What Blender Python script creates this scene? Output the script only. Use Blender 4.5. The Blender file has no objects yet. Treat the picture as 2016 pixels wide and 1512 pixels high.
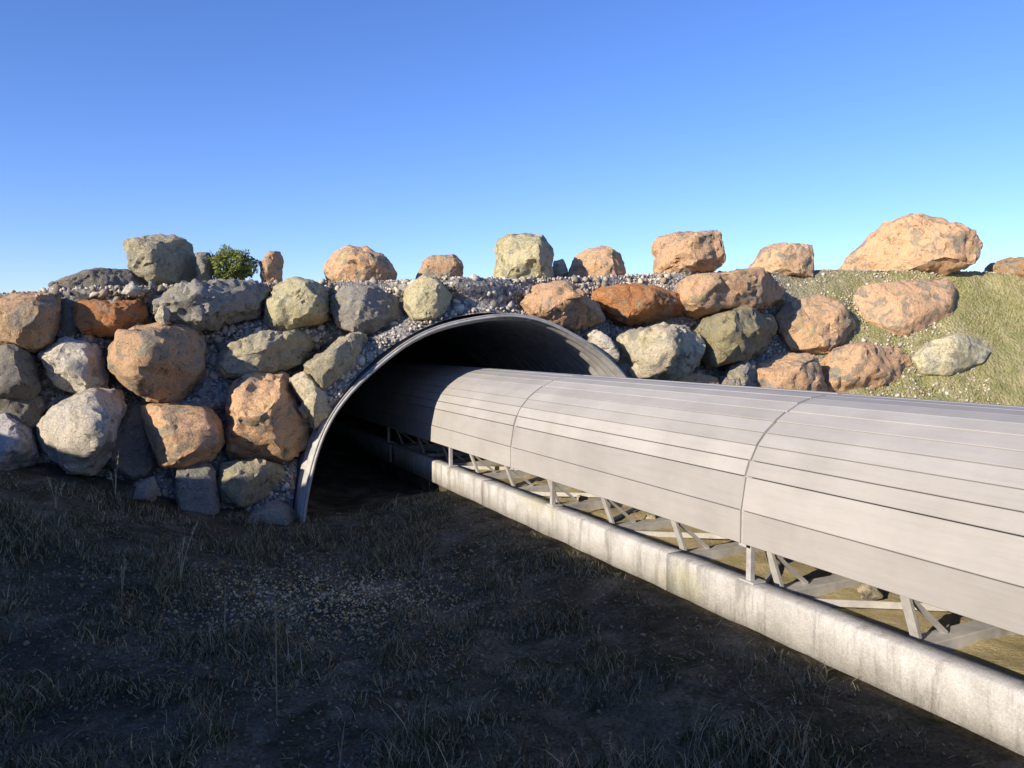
import bpy, bmesh, math, random
import numpy as np
from mathutils import Vector, Matrix, noise as mnoise

C = bpy.context.scene
COL = C.collection
R_ = math.radians
random.seed(7)
rng = np.random.default_rng(11)

# ------------------------------------------------------------------ camera, sky, sun, exposure
F = 1514.0 / 2016.0
PITCH = math.atan(81 / 1514.0)
cam = bpy.data.cameras.new('camera')
cam.sensor_width = 36.0
cam.lens = 36.0 * F
cam.clip_start = 0.05
cam.clip_end = 3000
camo = bpy.data.objects.new('camera', cam)
COL.objects.link(camo)
camo.location = (0, 0, 0)
camo.rotation_euler = (math.pi / 2 - PITCH, 0, 0)
C.camera = camo

TH = R_(26.3)                                   # the gallery runs this far to the left of the view
U = np.array([-math.sin(TH), math.cos(TH), 0.0])  # along the gallery, away from the camera
N = np.array([math.cos(TH), math.sin(TH), 0.0])   # across the gallery, to the right
SG, ST = 0.34, 0.36                             # the sun's travel: 1 across, SG along, -ST down
sd = N + SG * U
sd[2] = -ST
sd /= np.linalg.norm(sd)
SUN_EL = math.asin(-sd[2])
SUN_AZ = math.atan2(-sd[0], -sd[1])             # clockwise from +Y

w = bpy.data.worlds.new('World')
C.world = w
w.use_nodes = True
nt = w.node_tree
bg = nt.nodes['Background']
sky = nt.nodes.new('ShaderNodeTexSky')
sky.sky_type = 'NISHITA'
sky.sun_disc = False
sky.sun_elevation = SUN_EL
sky.sun_rotation = SUN_AZ
sky.altitude = 900
sky.air_density = 1.0
sky.dust_density = 0.2
sky.ozone_density = 3.2
hs = nt.nodes.new('ShaderNodeHueSaturation')      # clear mountain air: a deeper blue
hs.inputs['Saturation'].default_value = 1.12
tint = nt.nodes.new('ShaderNodeMix'); tint.data_type = 'RGBA'; tint.blend_type = 'MULTIPLY'
tint.inputs[0].default_value = 1.0
tint.inputs[7].default_value = (1.08, 1.02, 1.36, 1)
nt.links.new(sky.outputs[0], hs.inputs['Color'])
nt.links.new(hs.outputs[0], tint.inputs[6])
nt.links.new(tint.outputs[2], bg.inputs[0])
bg.inputs[1].default_value = 0.11

sl = bpy.data.lights.new('sun', 'SUN')
sl.energy = 5.0
sl.angle = R_(0.5)
sl.color = (1.0, 0.87, 0.70)
so = bpy.data.objects.new('sun', sl)
COL.objects.link(so)
so.rotation_euler = Vector(sd).to_track_quat('-Z', 'Y').to_euler()
so.location = (-20, -20, 20)

C.view_settings.view_transform = 'Standard'
C.view_settings.look = 'None'
C.view_settings.gamma = 1
C.view_settings.exposure = 0.62
C.view_settings.use_curve_mapping = False

# ------------------------------------------------------------------ helpers
def unp(x, y):
    a = (x - 1008) / 1514.0
    b = -(y - 756) / 1514.0
    return np.array([a, math.cos(PITCH) + b * math.sin(PITCH), -math.sin(PITCH) + b * math.cos(PITCH)])

def ps(P, s, z):
    return N * P + U * s + np.array([0, 0, z])

def smooth01(t):
    t = np.clip(t, 0, 1)
    return t * t * (3 - 2 * t)

def link(name, me, mat=None, parent=None):
    o = bpy.data.objects.new(name, me)
    COL.objects.link(o)
    if mat:
        me.materials.append(mat)
    if parent:
        o.parent = parent
    return o

def tag(o, label=None, cat=None, group=None, kind=None):
    if label: o['label'] = label
    if cat: o['category'] = cat
    if group: o['group'] = group
    if kind: o['kind'] = kind
    return o

def np_mesh(name, verts, faces_list, smooth=False, colors=None):
    """faces_list: list of int arrays (k x 3 or k x 4)."""
    me = bpy.data.meshes.new(name)
    verts = np.asarray(verts, np.float32)
    me.vertices.add(len(verts))
    me.vertices.foreach_set('co', verts.ravel())
    tot = sum(f.size for f in faces_list)
    nf = sum(len(f) for f in faces_list)
    me.loops.add(tot)
    me.polygons.add(nf)
    idx = np.concatenate([f.ravel() for f in faces_list]).astype(np.int32)
    ls = []
    off = 0
    for f in faces_list:
        ls.append(off + np.arange(len(f)) * f.shape[1])
        off += f.size
    me.loops.foreach_set('vertex_index', idx)
    me.polygons.foreach_set('loop_start', np.concatenate(ls).astype(np.int32))
    me.update(calc_edges=True)
    if smooth:
        me.polygons.foreach_set('use_smooth', np.ones(nf, bool))
    if colors is not None:
        at = me.color_attributes.new('tone', 'FLOAT_COLOR', 'POINT')
        c4 = np.ones((len(verts), 4), np.float32)
        c4[:, :3] = colors
        at.data.foreach_set('color', c4.ravel())
    me.validate()
    return me

class MB:
    """collects boxes and bars into one mesh"""
    def __init__(s):
        s.v, s.f = [], []
    def hexa(s, pts):
        b = len(s.v)
        s.v += [tuple(p) for p in pts]
        s.f += [tuple(b + i for i in q) for q in ((0, 3, 2, 1), (4, 5, 6, 7), (0, 1, 5, 4), (1, 2, 6, 5), (2, 3, 7, 6), (3, 0, 4, 7))]
    def box(s, x0, x1, y0, y1, z0, z1):
        s.hexa([(x0, y0, z0), (x1, y0, z0), (x1, y1, z0), (x0, y1, z0), (x0, y0, z1), (x1, y0, z1), (x1, y1, z1), (x0, y1, z1)])
    def bar(s, a, b, wx, wy, side=(0, 1, 0)):
        a, b = Vector(a), Vector(b)
        d = (b - a).normalized()
        p = Vector(side)
        p = (p - d * p.dot(d)).normalized()
        q = d.cross(p)
        pts = []
        for e in (a, b):
            for sx, sy in ((-1, -1), (1, -1), (1, 1), (-1, 1)):
                pts.append(e + p * (sx * wx / 2) + q * (sy * wy / 2))
        s.hexa(pts)
    def build(s, name, mat, parent=None, bevel=0.0):
        me = bpy.data.meshes.new(name)
        me.from_pydata([tuple(v) for v in s.v], [], s.f)
        bm = bmesh.new()
        bm.from_mesh(me)
        bmesh.ops.recalc_face_normals(bm, faces=bm.faces)
        if bevel:
            bmesh.ops.bevel(bm, geom=bm.edges[:], offset=bevel, segments=2, affect='EDGES', profile=0.5)
        bm.to_mesh(me)
        bm.free()
        return link(name, me, mat, parent)

def new_mat(name, rough=0.9, spec=0.25):
    m = bpy.data.materials.new(name)
    m.use_nodes = True
    b = m.node_tree.nodes['Principled BSDF']
    b.inputs['Roughness'].default_value = rough
    b.inputs['Specular IOR Level'].default_value = spec
    return m, m.node_tree, b

def nd(t, typ, **kw):
    n = t.nodes.new(typ)
    for k, v in kw.items():
        if k in n.inputs and not hasattr(n, k):
            n.inputs[k].default_value = v
        elif hasattr(n, k):
            setattr(n, k, v)
        else:
            n.inputs[k].default_value = v
    return n

def ntex(t, co, scale, detail=6, rough=0.6, dist=0.0):
    n = t.nodes.new('ShaderNodeTexNoise')
    n.inputs['Scale'].default_value = scale
    n.inputs['Detail'].default_value = detail
    n.inputs['Roughness'].default_value = rough
    n.inputs['Distortion'].default_value = dist
    t.links.new(co, n.inputs['Vector'])
    return n.outputs['Fac']

def ramp(t, fac, stops):
    n = t.nodes.new('ShaderNodeValToRGB')
    el = n.color_ramp.elements
    while len(el) < len(stops):
        el.new(0.5)
    for e, (p, c) in zip(el, stops):
        e.position = p
        e.color = (c, c, c, 1) if isinstance(c, (int, float)) else (*c, 1)
    t.links.new(fac, n.inputs['Fac'])
    return n.outputs['Color']

def mix(t, fac, a, b, mode='MIX'):
    n = t.nodes.new('ShaderNodeMix')
    n.data_type = 'RGBA'
    n.blend_type = mode
    n.clamp_factor = True
    for sock, v in ((n.inputs[0], fac), (n.inputs[6], a), (n.inputs[7], b)):
        if isinstance(v, bpy.types.NodeSocket):
            t.links.new(v, sock)
        elif isinstance(v, (int, float)):
            sock.default_value = v
        else:
            sock.default_value = (*v, 1)
    return n.outputs[2]

def bump(t, b, h, strength, dist):
    n = t.nodes.new('ShaderNodeBump')
    n.inputs['Strength'].default_value = strength
    n.inputs['Distance'].default_value = dist
    t.links.new(h, n.inputs['Height'])
    prev = b.inputs['Normal'].links
    if prev:
        t.links.new(prev[0].from_socket, n.inputs['Normal'])
    t.links.new(n.outputs[0], b.inputs['Normal'])

def coords(t, which='Object'):
    return t.nodes.new('ShaderNodeTexCoord').outputs[which]

# ------------------------------------------------------------------ materials
def mat_boulder():
    m, t, b = new_mat('boulder_stone', 0.88, 0.2)
    co = coords(t)
    oi = t.nodes.new('ShaderNodeObjectInfo')
    # shift the pattern per stone
    mp = t.nodes.new('ShaderNodeMapping')
    t.links.new(co, mp.inputs['Vector'])
    mul = t.nodes.new('ShaderNodeVectorMath'); mul.operation = 'SCALE'
    mul.inputs[0].default_value = (37, 53, 71)
    t.links.new(oi.outputs['Random'], mul.inputs['Scale'])
    t.links.new(mul.outputs[0], mp.inputs['Location'])
    p = mp.outputs[0]
    base = oi.outputs['Color']
    big = ntex(t, p, 2.6, 5, 0.6, 0.6)
    c = mix(t, ramp(t, big, [(0.35, 0.0), (0.62, 1.0)]), base, mix(t, 1.0, base, (1.14, 1.07, 0.98), 'MULTIPLY'))
    # grey lichen / weathering patches with a shape of their own
    pat = ramp(t, ntex(t, p, 4.2, 8, 0.65, 0.9), [(0.52, 0.0), (0.60, 0.75)])
    c = mix(t, pat, c, (0.25, 0.245, 0.20))
    pal = ramp(t, ntex(t, p, 7.0, 8, 0.7, 0.3), [(0.60, 0.0), (0.66, 0.8)])
    c = mix(t, pal, c, (0.42, 0.41, 0.32))
    yg = ramp(t, ntex(t, p, 3.4, 9, 0.7, 1.2), [(0.57, 0.0), (0.64, 0.55)])
    mp2 = mix(t, yg, c, (0.38, 0.355, 0.17))
    c = mp2
    dark = ramp(t, ntex(t, p, 9.0, 7, 0.7, 0.5), [(0.33, 0.8), (0.43, 0.0)])
    c = mix(t, dark, c, (0.075, 0.068, 0.055))
    org = ramp(t, ntex(t, p, 5.5, 9, 0.75, 0.8), [(0.665, 0.0), (0.69, 0.7)])
    c = mix(t, org, c, (0.50, 0.24, 0.06))
    # mineral speckle
    sp = ntex(t, p, 95, 3, 0.7)
    c = mix(t, 1.0, c, ramp(t, sp, [(0.3, 0.62), (0.5, 1.0), (0.72, 1.3)]), 'MULTIPLY')
    t.links.new(c, b.inputs['Base Color'])
    # cracks and grain
    v = t.nodes.new('ShaderNodeTexVoronoi'); v.feature = 'DISTANCE_TO_EDGE'
    v.inputs['Scale'].default_value = 3.0
    nv = t.nodes.new('ShaderNodeTexNoise'); nv.inputs['Scale'].default_value = 4; nv.inputs['Detail'].default_value = 5
    t.links.new(p, nv.inputs['Vector'])
    vm = t.nodes.new('ShaderNodeVectorMath'); vm.operation = 'MULTIPLY_ADD'
    vm.inputs[1].default_value = (0.5, 0.5, 0.5)
    t.links.new(nv.outputs['Color'], vm.inputs[0]); t.links.new(p, vm.inputs[2])
    t.links.new(vm.outputs[0], v.inputs['Vector'])
    cr = ramp(t, v.outputs['Distance'], [(0.0, 0.0), (0.02, 1.0)])
    bump(t, b, cr, 0.5, 0.03)
    bump(t, b, ntex(t, p, 12, 10, 0.74), 0.95, 0.055)
    bump(t, b, ntex(t, p, 70, 6, 0.7), 0.5, 0.01)
    return m

def mat_tone(name, rough=0.92, grain=60.0, amt=(0.7, 1.25), spec=0.2):
    m, t, b = new_mat(name, rough, spec)
    a = t.nodes.new('ShaderNodeAttribute'); a.attribute_name = 'tone'
    g = ntex(t, coords(t), grain, 4, 0.7)
    c = mix(t, 1.0, a.outputs['Color'], ramp(t, g, [(0.3, amt[0]), (0.7, amt[1])]), 'MULTIPLY')
    t.links.new(c, b.inputs['Base Color'])
    return m

def mat_embankment():
    m, t, b = new_mat('embankment_soil', 0.95, 0.15)
    co = coords(t)
    sx = t.nodes.new('ShaderNodeSeparateXYZ'); t.links.new(co, sx.inputs[0])
    v = t.nodes.new('ShaderNodeTexVoronoi'); v.inputs['Scale'].default_value = 26
    t.links.new(co, v.inputs['Vector'])
    sep = t.nodes.new('ShaderNodeSeparateColor'); t.links.new(v.outputs['Color'], sep.inputs[0])
    grav = ramp(t, sep.outputs[0], [(0.0, (0.10, 0.10, 0.098)), (0.5, (0.22, 0.215, 0.205)), (1.0, (0.36, 0.35, 0.33))])
    big = ntex(t, co, 1.3, 5, 0.6)
    soil = ramp(t, ntex(t, co, 8, 8, 0.7), [(0.3, (0.20, 0.18, 0.08)), (0.5, (0.33, 0.30, 0.145)), (0.72, (0.42, 0.37, 0.21))])
    gr = ramp(t, ntex(t, co, 3.0, 6, 0.65), [(0.45, 0.0), (0.6, 0.65)])
    soil = mix(t, gr, soil, (0.20, 0.215, 0.075))
    # gravel fill on the wall, grassy soil on the bank beyond
    ad = t.nodes.new('ShaderNodeMath'); ad.operation = 'MULTIPLY_ADD'; ad.inputs[1].default_value = 2.2
    t.links.new(big, ad.inputs[0]); t.links.new(sx.outputs[0], ad.inputs[2])
    k = ramp(t, ad.outputs[0], [(0.0, 0.0), (1.0, 1.0)])
    mr = t.nodes.new('ShaderNodeMapRange'); mr.inputs[1].default_value = 4.2; mr.inputs[2].default_value = 5.8
    t.links.new(ad.outputs[0], mr.inputs[0])
    c = mix(t, mr.outputs[0], grav, soil)
    t.links.new(c, b.inputs['Base Color'])
    bump(t, b, v.outputs['Distance'], 0.6, 0.03)
    bump(t, b, ntex(t, co, 22, 8, 0.7), 0.6, 0.05)
    return m

def mat_ground():
    m, t, b = new_mat('ditch_soil', 0.97, 0.1)
    co = coords(t)
    c = ramp(t, ntex(t, co, 2.2, 8, 0.68, 0.4), [(0.32, (0.05, 0.041, 0.027)), (0.5, (0.125, 0.105, 0.068)), (0.68, (0.25, 0.21, 0.14))])
    gr = ramp(t, ntex(t, co, 5.0, 7, 0.7), [(0.5, 0.0), (0.62, 0.7)])
    c = mix(t, gr, c, (0.035, 0.042, 0.016))
    sp = ntex(t, co, 60, 5, 0.75)
    c = mix(t, 1.0, c, ramp(t, sp, [(0.3, 0.5), (0.7, 1.6)]), 'MULTIPLY')
    t.links.new(c, b.inputs['Base Color'])
    bump(t, b, ntex(t, co, 18, 9, 0.75), 0.9, 0.06)
    return m

def mat_sand():
    m, t, b = new_mat('sand', 0.95, 0.15)
    co = coords(t)
    c = ramp(t, ntex(t, co, 3.5, 8, 0.65, 0.3), [(0.3, (0.27, 0.235, 0.12)), (0.52, (0.40, 0.34, 0.19)), (0.7, (0.47, 0.375, 0.23))])
    sp = ntex(t, co, 110, 4, 0.75)
    c = mix(t, 1.0, c, ramp(t, sp, [(0.3, 0.7), (0.7, 1.25)]), 'MULTIPLY')
    t.links.new(c, b.inputs['Base Color'])
    bump(t, b, ntex(t, co, 30, 8, 0.7), 0.6, 0.03)
    return m

def mat_plank():
    m, t, b = new_mat('grey_plank', 0.85, 0.12)
    co = coords(t)
    mp = t.nodes.new('ShaderNodeMapping'); mp.inputs['Scale'].default_value = (14, 0.9, 14)
    t.links.new(co, mp.inputs['Vector'])
    a = t.nodes.new('ShaderNodeAttribute'); a.attribute_name = 'tone'
    st = ntex(t, mp.outputs[0], 3.0, 8, 0.7, 0.5)
    c = mix(t, 1.0, a.outputs['Color'], ramp(t, st, [(0.3, 0.93), (0.55, 1.0), (0.75, 1.03)]), 'MULTIPLY')
    bl = ramp(t, ntex(t, co, 2.4, 6, 0.6), [(0.35, 0.9), (0.65, 1.05)])
    c = mix(t, 1.0, c, bl, 'MULTIPLY')
    sp = ramp(t, ntex(t, co, 42, 4, 0.7), [(0.68, 0.0), (0.74, 0.35)])
    c = mix(t, sp, c, (0.17, 0.165, 0.15))
    t.links.new(c, b.inputs['Base Color'])
    bump(t, b, st, 0.2, 0.006)
    bump(t, b, ntex(t, co, 120, 4, 0.6), 0.12, 0.002)
    return m

def mat_concrete():
    m, t, b = new_mat('kerb_concrete', 0.9, 0.2)
    co = coords(t)
    c = ramp(t, ntex(t, co, 5, 8, 0.65, 0.2), [(0.3, (0.33, 0.32, 0.29)), (0.55, (0.47, 0.46, 0.43)), (0.72, (0.56, 0.55, 0.52))])
    mp = t.nodes.new('ShaderNodeMapping'); mp.inputs['Scale'].default_value = (3, 5, 0.8)
    t.links.new(co, mp.inputs['Vector'])
    st = ramp(t, ntex(t, mp.outputs[0], 2.2, 7, 0.7, 0.3), [(0.50, 0.0), (0.64, 0.65)])
    c = mix(t, st, c, (0.19, 0.185, 0.165))
    li = ramp(t, ntex(t, co, 1.3, 7, 0.6), [(0.55, 0.0), (0.66, 0.55)])
    c = mix(t, li, c, (0.32, 0.31, 0.16))
    sp = ntex(t, co, 150, 3, 0.7)
    c = mix(t, 1.0, c, ramp(t, sp, [(0.3, 0.78), (0.7, 1.18)]), 'MULTIPLY')
    t.links.new(c, b.inputs['Base Color'])
    bump(t, b, ntex(t, co, 45, 8, 0.75), 0.45, 0.012)
    return m

def mat_metal(name, col, rough=0.55, metallic=0.35):
    m, t, b = new_mat(name, rough, 0.4)
    co = coords(t)
    b.inputs['Metallic'].default_value = metallic
    g = ntex(t, co, 9, 7, 0.65)
    c = mix(t, 1.0, col, ramp(t, g, [(0.3, 0.7), (0.7, 1.15)]), 'MULTIPLY')
    du = ramp(t, ntex(t, co, 3, 7, 0.7), [(0.56, 0.0), (0.68, 0.6)])
    c = mix(t, du, c, (0.20, 0.17, 0.13))
    t.links.new(c, b.inputs['Base Color'])
    bump(t, b, ntex(t, co, 60, 5, 0.6), 0.15, 0.004)
    return m

M_BOULDER = mat_boulder()
M_GRAVEL = mat_tone('gravel_stone')
M_GRASS = mat_tone('grass_blade', 0.8, 30, (0.8, 1.2))
M_LEAF = mat_tone('bush_leaf', 0.6, 30, (0.8, 1.2), 0.35)
M_EMB = mat_embankment()
M_GROUND = mat_ground()
M_SAND = mat_sand()
M_PLANK = mat_plank()
M_CONC = mat_concrete()
M_GALV = mat_metal('galvanised_steel', (0.36, 0.355, 0.34), 0.62, 0.1)
M_STEEL = mat_metal('bracket_steel', (0.46, 0.45, 0.43), 0.55, 0.15)

# ------------------------------------------------------------------ culvert dimensions, terrain
PC, ZC, RC, S0, KC = 3.375, -1.785, 2.035, 6.88, 0.10
GZ = -1.62

YB_X = [-40, -12, -6, -3.8, -2.0, -0.2, 1.65, 4, 7, 14, 40]
YB_Y = [4.0, 4.9, 5.4, 6.05, 7.02, 7.75, 8.65, 9.15, 9.7, 10.6, 13]
# local mounds of gravel (image point, radius px, metres towards the camera)
MOUNDS = [(960, 600, 90, 60, .40), (500, 655, 95, 24, .26), (425, 765, 50, 45, .24), (250, 580, 90, 22, .20),
          (560, 930, 50, 28, .18), (1160, 672, 45, 26, .22), (800, 640, 60, 30, .3), (700, 655, 45, 20, .2), (880, 560, 60, 30, .25), (150, 670, 55, 18, .2),
          (350, 800, 60, 12, .22), (430, 570, 80, 16, .2), (1620, 575, 60, 36, .12), (580, 660, 50, 18, .2)]
_m3 = []

def wall_y0(X, Z):
    yb = np.interp(X, YB_X, YB_Y)
    b = 0.27 + 0.50 * smooth01((X - 1.8) / 2.5)
    return yb + b * (Z - GZ)

def wall_y(X, Z):
    y = wall_y0(X, Z) + 0.30 * (1 - smooth01((X - 3.2) / 1.6)) * (1 - 0.75 * smooth01((Z - 0.35) / 0.25)) * smooth01((Z + 1.5) / 0.5)
    for (mx, mz, rx, rz, h) in _m3:
        y = y - h * np.exp(-((X - mx) / rx) ** 2 - ((Z - mz) / rz) ** 2)
    # gravel banked up against the pipe, almost to its rim
    P = X * N[0] + y * N[1]
    r = np.hypot(P - PC, Z - ZC)
    wgt = np.exp(-(np.maximum(r - RC, 0) / 0.15) ** 2) * smooth01((Z - ZC - 0.7) / 0.6) * (r > RC - 0.4)
    yt = (S0 + KC * (Z - ZC) + 0.05 - X * U[0]) / U[1]
    y = y + (np.minimum(yt, y) - y) * wgt
    return y

def hit(x, y, fn=wall_y):
    d = unp(x, y)
    lo, hi = 2.0, 25.0
    for _ in range(50):
        t = (lo + hi) / 2
        p = d * t
        if p[1] > fn(p[0], p[2]):
            hi = t
        else:
            lo = t
    return d * hi

for mx, my, rx, ry, h in MOUNDS:
    p = hit(mx, my, wall_y0)
    k = p[1] / 1514.0
    _m3.append((p[0], p[2], rx * k * 1.2, ry * k * 1.3, h))

CREST_PX = [(-700, 600), (-200, 585), (0, 580), (140, 572), (300, 566), (560, 560), (700, 556), (800, 553), (1000, 551), (1200, 546), (1400, 538),
            (1620, 533), (1750, 534), (1930, 536), (2016, 542), (2400, 540)]
_cr = [hit(x, y, wall_y) for x, y in CREST_PX]
CX = [p[0] for p in _cr]
CZ = [p[2] for p in _cr]

def crest_z(X):
    return np.interp(X, CX, CZ)

# --- embankment: gravel-filled face, crest and the flat top behind it
xs = np.concatenate([np.arange(-40, -8, 1.0), np.arange(-8, 10, 0.05), np.arange(10, 42, 1.0)])
NV = 64
v01 = np.linspace(0, 1, NV)
back = np.array([0.06, 0.15, 0.3, 0.5, 0.8, 1.2, 2, 3.5, 6, 10, 18, 30, 60])
rows = []
for X in xs:
    zc = crest_z(X)
    Z = -2.4 + (zc + 2.4) * v01
    Y = wall_y(np.full(NV, X), Z)
    for i in range(NV):
        nz = mnoise.fractal(Vector((X * 1.6, Z[i] * 1.6, 3.1)), 0.8, 2.0, 4) * 0.05 + mnoise.noise(Vector((X * 9, Z[i] * 9, 1))) * 0.012
        Y[i] += nz
    col = np.stack([np.full(NV, X), Y, Z], 1)
    r_ = 0.05 * mnoise.noise(Vector((X * 2.3, 7, 0)))
    bz = zc + r_ * np.minimum(1, back * 3) + 0.03 * (1 - np.exp(-back * 6))
    bk = np.stack([np.full(len(back), X), Y[-1] + back, bz], 1)
    rows.append(np.vstack([col, bk]))
V = np.array(rows)
nx, nyv = V.shape[:2]
flat = V.reshape(-1, 3)
P_ = flat @ N
dP, dZ = P_ - PC, flat[:, 2] - ZC
rad = np.hypot(dP, dZ)
front = (flat[:, 1] < 12) & (flat[:, 2] < 0.4)
RO = RC + 0.06
snap = front & (np.abs(rad - RO) < 0.05)
sc_ = np.where(snap, RO / np.maximum(rad, 1e-6), 1.0)
flat = flat + (((sc_ - 1) * dP)[:, None] * N) + np.stack([0 * dZ, 0 * dZ, (sc_ - 1) * dZ], 1)
inside = front & (rad < RO - 0.03)
ii, jj = np.meshgrid(np.arange(nx - 1), np.arange(nyv - 1), indexing='ij')
a = (ii * nyv + jj).ravel()
quads = np.stack([a, a + nyv, a + nyv + 1, a + 1], 1)
keep = ~(inside[quads].any(axis=1))
emb = link('embankment', np_mesh('embankment', flat, [quads[keep]], True), M_EMB)
tag(emb, 'gravel filled road embankment faced with boulders and pierced by the culvert', kind='structure')

# --- ditch floor and an unseen bank shaped to cast its shade, out to the horizon
def shade_bank_h(c):
    return np.interp(c, [-30, 6.2, 6.45, 6.95, 9, 30], [0.95, 0.95, 0.72, 0.36, 0.2, 0.2])

def ground_z(X, Y):
    P = X * N[0] + Y * N[1]
    S = X * U[0] + Y * U[1]
    z = GZ + 0.62 * smooth01((-X - 1.7) / 2.6) * smooth01((Y - 2.5) / 3.0)
    b = shade_bank_h(S - SG * P)
    t_ = smooth01((-P - 1.0) / 3.0)
    z = z * (1 - t_) + b * t_
    z = z + 0.25 * smooth01((P - 4.2) / 2.5)
    z = z + 0.165 * smooth01((P - 1.7) / 1.0) * (1 - smooth01((P - 2.86) / 0.05)) * (1 - smooth01((S - 6.9) / 0.8))
    z = z - 0.10 * smooth01((P - 2.85) / 0.05) * (1 - smooth01((P - 3.85) / 0.3))
    return z

def ground_full(X, Y):
    z = ground_z(X, Y)
    n = mnoise.fractal(Vector((X * 0.9, Y * 0.9, 0.4)), 0.9, 2.0, 5) * 0.055
    n += mnoise.fractal(Vector((X * 7, Y * 7, 2.4)), 0.8, 2.0, 4) * 0.016
    P = X * N[0] + Y * N[1]
    fade = 1 - float(smooth01((-P - 1.2) / 1.5))
    fade *= 1 - 0.75 * float(smooth01((P - 2.2) / 0.4))
    return float(z) + n * fade

gx = np.concatenate([[-600, -300, -150, -80, -40, -25, -16], np.arange(-11, -4, 0.25), np.arange(-4, 4.5, 0.055), np.arange(4.5, 11, 0.4), [12, 16, 25, 40, 80, 150, 300, 600]])
gy = np.concatenate([[-600, -300, -150, -80, -40, -25, -16], np.arange(-11, 1.5, 0.4), np.arange(1.5, 9.5, 0.055), np.arange(9.5, 14, 0.4), [16, 20, 26, 32, 40, 60, 80, 150, 300, 600]])
GV = np.array([[(x, y, ground_full(x, y)) for y in gy] for x in gx])
GV[:, :, 2] = np.where((GV[:, :, 1] > 14), -1.7, GV[:, :, 2])
ii, jj = np.meshgrid(np.arange(len(gx) - 1), np.arange(len(gy) - 1), indexing='ij')
a = (ii * len(gy) + jj).ravel()
ground = link('ground', np_mesh('ground', GV.reshape(-1, 3), [np.stack([a, a + len(gy), a + len(gy) + 1, a + 1], 1)], True), M_GROUND)
tag(ground, 'dark shaded ditch floor in front of the culvert', kind='structure')

# --- sand bed between the kerbs of the gallery
pp = [2.90, 2.83, 2.80, 2.845, 2.85, 2.93] + list(np.arange(3.0, 3.76, 0.05)) + [3.80, 3.888, 3.892, 3.84]
zz = [-1.85, -1.6, -1.44, -1.428, -1.315, -1.31] + [-1.32] * len(np.arange(3.0, 3.76, 0.05)) + [-1.31, -1.315, -1.428, -1.85]
ss = np.arange(-3.0, 13.0, 0.06)
SV = []
side_i = 4
for s_ in ss:
    for i, (p_, z_) in enumerate(zip(pp, zz)):
        q = ps(p_, s_, 0)
        h = 0.0
        if 4 < i < len(pp) - 4:
            h = 0.022 * mnoise.fractal(Vector((q[0] * 3, q[1] * 3, 5)), 0.8, 2.0, 4) + 0.006 * mnoise.noise(Vector((q[0] * 22, q[1] * 22, 1)))
        SV.append((q[0], q[1], z_ + h))
a, b_ = np.meshgrid(np.arange(len(ss) - 1), np.arange(len(pp) - 1), indexing='ij')
a = (a * len(pp) + b_).ravel()
sand = link('sand_bed', np_mesh('sand_bed', SV, [np.stack([a, a + 1, a + len(pp) + 1, a + len(pp)], 1)], True), M_SAND)
sand.data.materials.append(M_GROUND)
for pl in sand.data.polygons:
    if pl.index % (len(pp) - 1) < side_i: pl.material_index = 1
tag(sand, 'sunlit tan sand bed under the gallery', kind='structure')

# ------------------------------------------------------------------ culvert pipe
def empty(name, loc, rz=0.0):
    o = bpy.data.objects.new(name, None)
    COL.objects.link(o)
    o.location = loc
    o.rotation_euler = (0, 0, rz)
    o.empty_display_size = 0.3
    return o

culv = empty('culvert', tuple(ps(PC, S0, GZ)), TH)
tag(culv, 'corrugated steel culvert pipe opening dark through the boulder wall', 'culvert')
def local_culv(P, s, z):
    return (P - PC, s - S0, z - GZ)

def pipe_mesh(r_off, s_list, flip):
    ang = np.linspace(-2.05, 2.05, 121)
    vs = []
    for k, s_ in enumerate(s_list):
        for an in ang:
            lead = KC * RC * math.cos(an) * max(0.0, 1 - k * 0.012)
            rr = RC + r_off + 0.026 * math.cos((s_ - S0) * 2 * math.pi / 0.18) + 0.012 * math.sin(an * 5 + 0.6) + 0.008 * math.sin(an * 11)
            vs.append(local_culv(PC + rr * math.sin(an), s_ + lead, ZC + rr * math.cos(an)))
    a, b_ = np.meshgrid(np.arange(len(s_list) - 1), np.arange(len(ang) - 1), indexing='ij')
    a = (a * len(ang) + b_).ravel()
    q = np.stack([a, a + 1, a + len(ang) + 1, a + len(ang)], 1)
    return np.array(vs), (q[:, ::-1] if flip else q), len(ang)

s_list = list(np.arange(S0, S0 + 4.0, 0.02)) + list(np.arange(S0 + 4.0, S0 + 32, 0.5))
vi, qi, na = pipe_mesh(0.0, s_list, True)
vo, qo, _ = pipe_mesh(0.015, s_list, False)
base = len(vi)
r0 = np.arange(na - 1)
capq = np.stack([r0, r0 + 1, base + r0 + 1, base + r0], 1)
link('pipe_barrel', np_mesh('pipe_barrel', np.vstack([vi, vo]), [qi, qo + base, capq], True), M_GALV, culv)
# rolled rim along the mouth
rv = []
ang = np.linspace(-2.0, 2.0, 161)
for an in ang:
    rr = RC + 0.02 + 0.012 * math.sin(an * 5 + 0.6) + 0.008 * math.sin(an * 11)
    for k in range(8):
        ph = k / 8 * 2 * math.pi
        r2 = rr - 0.008 + 0.013 * math.cos(ph)
        rv.append(local_culv(PC + r2 * math.sin(an), S0 + KC * RC * math.cos(an) - 0.008 + 0.016 * math.sin(ph), ZC + r2 * math.cos(an)))
a, b_ = np.meshgrid(np.arange(160), np.arange(8), indexing='ij')
a_, b2 = a.ravel(), b_.ravel()
rq = np.stack([a_ * 8 + b2, a_ * 8 + (b2 + 1) % 8, (a_ + 1) * 8 + (b2 + 1) % 8, (a_ + 1) * 8 + b2], 1)
link('pipe_rim', np_mesh('pipe_rim', rv, [rq], True), M_GALV, culv)

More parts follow.
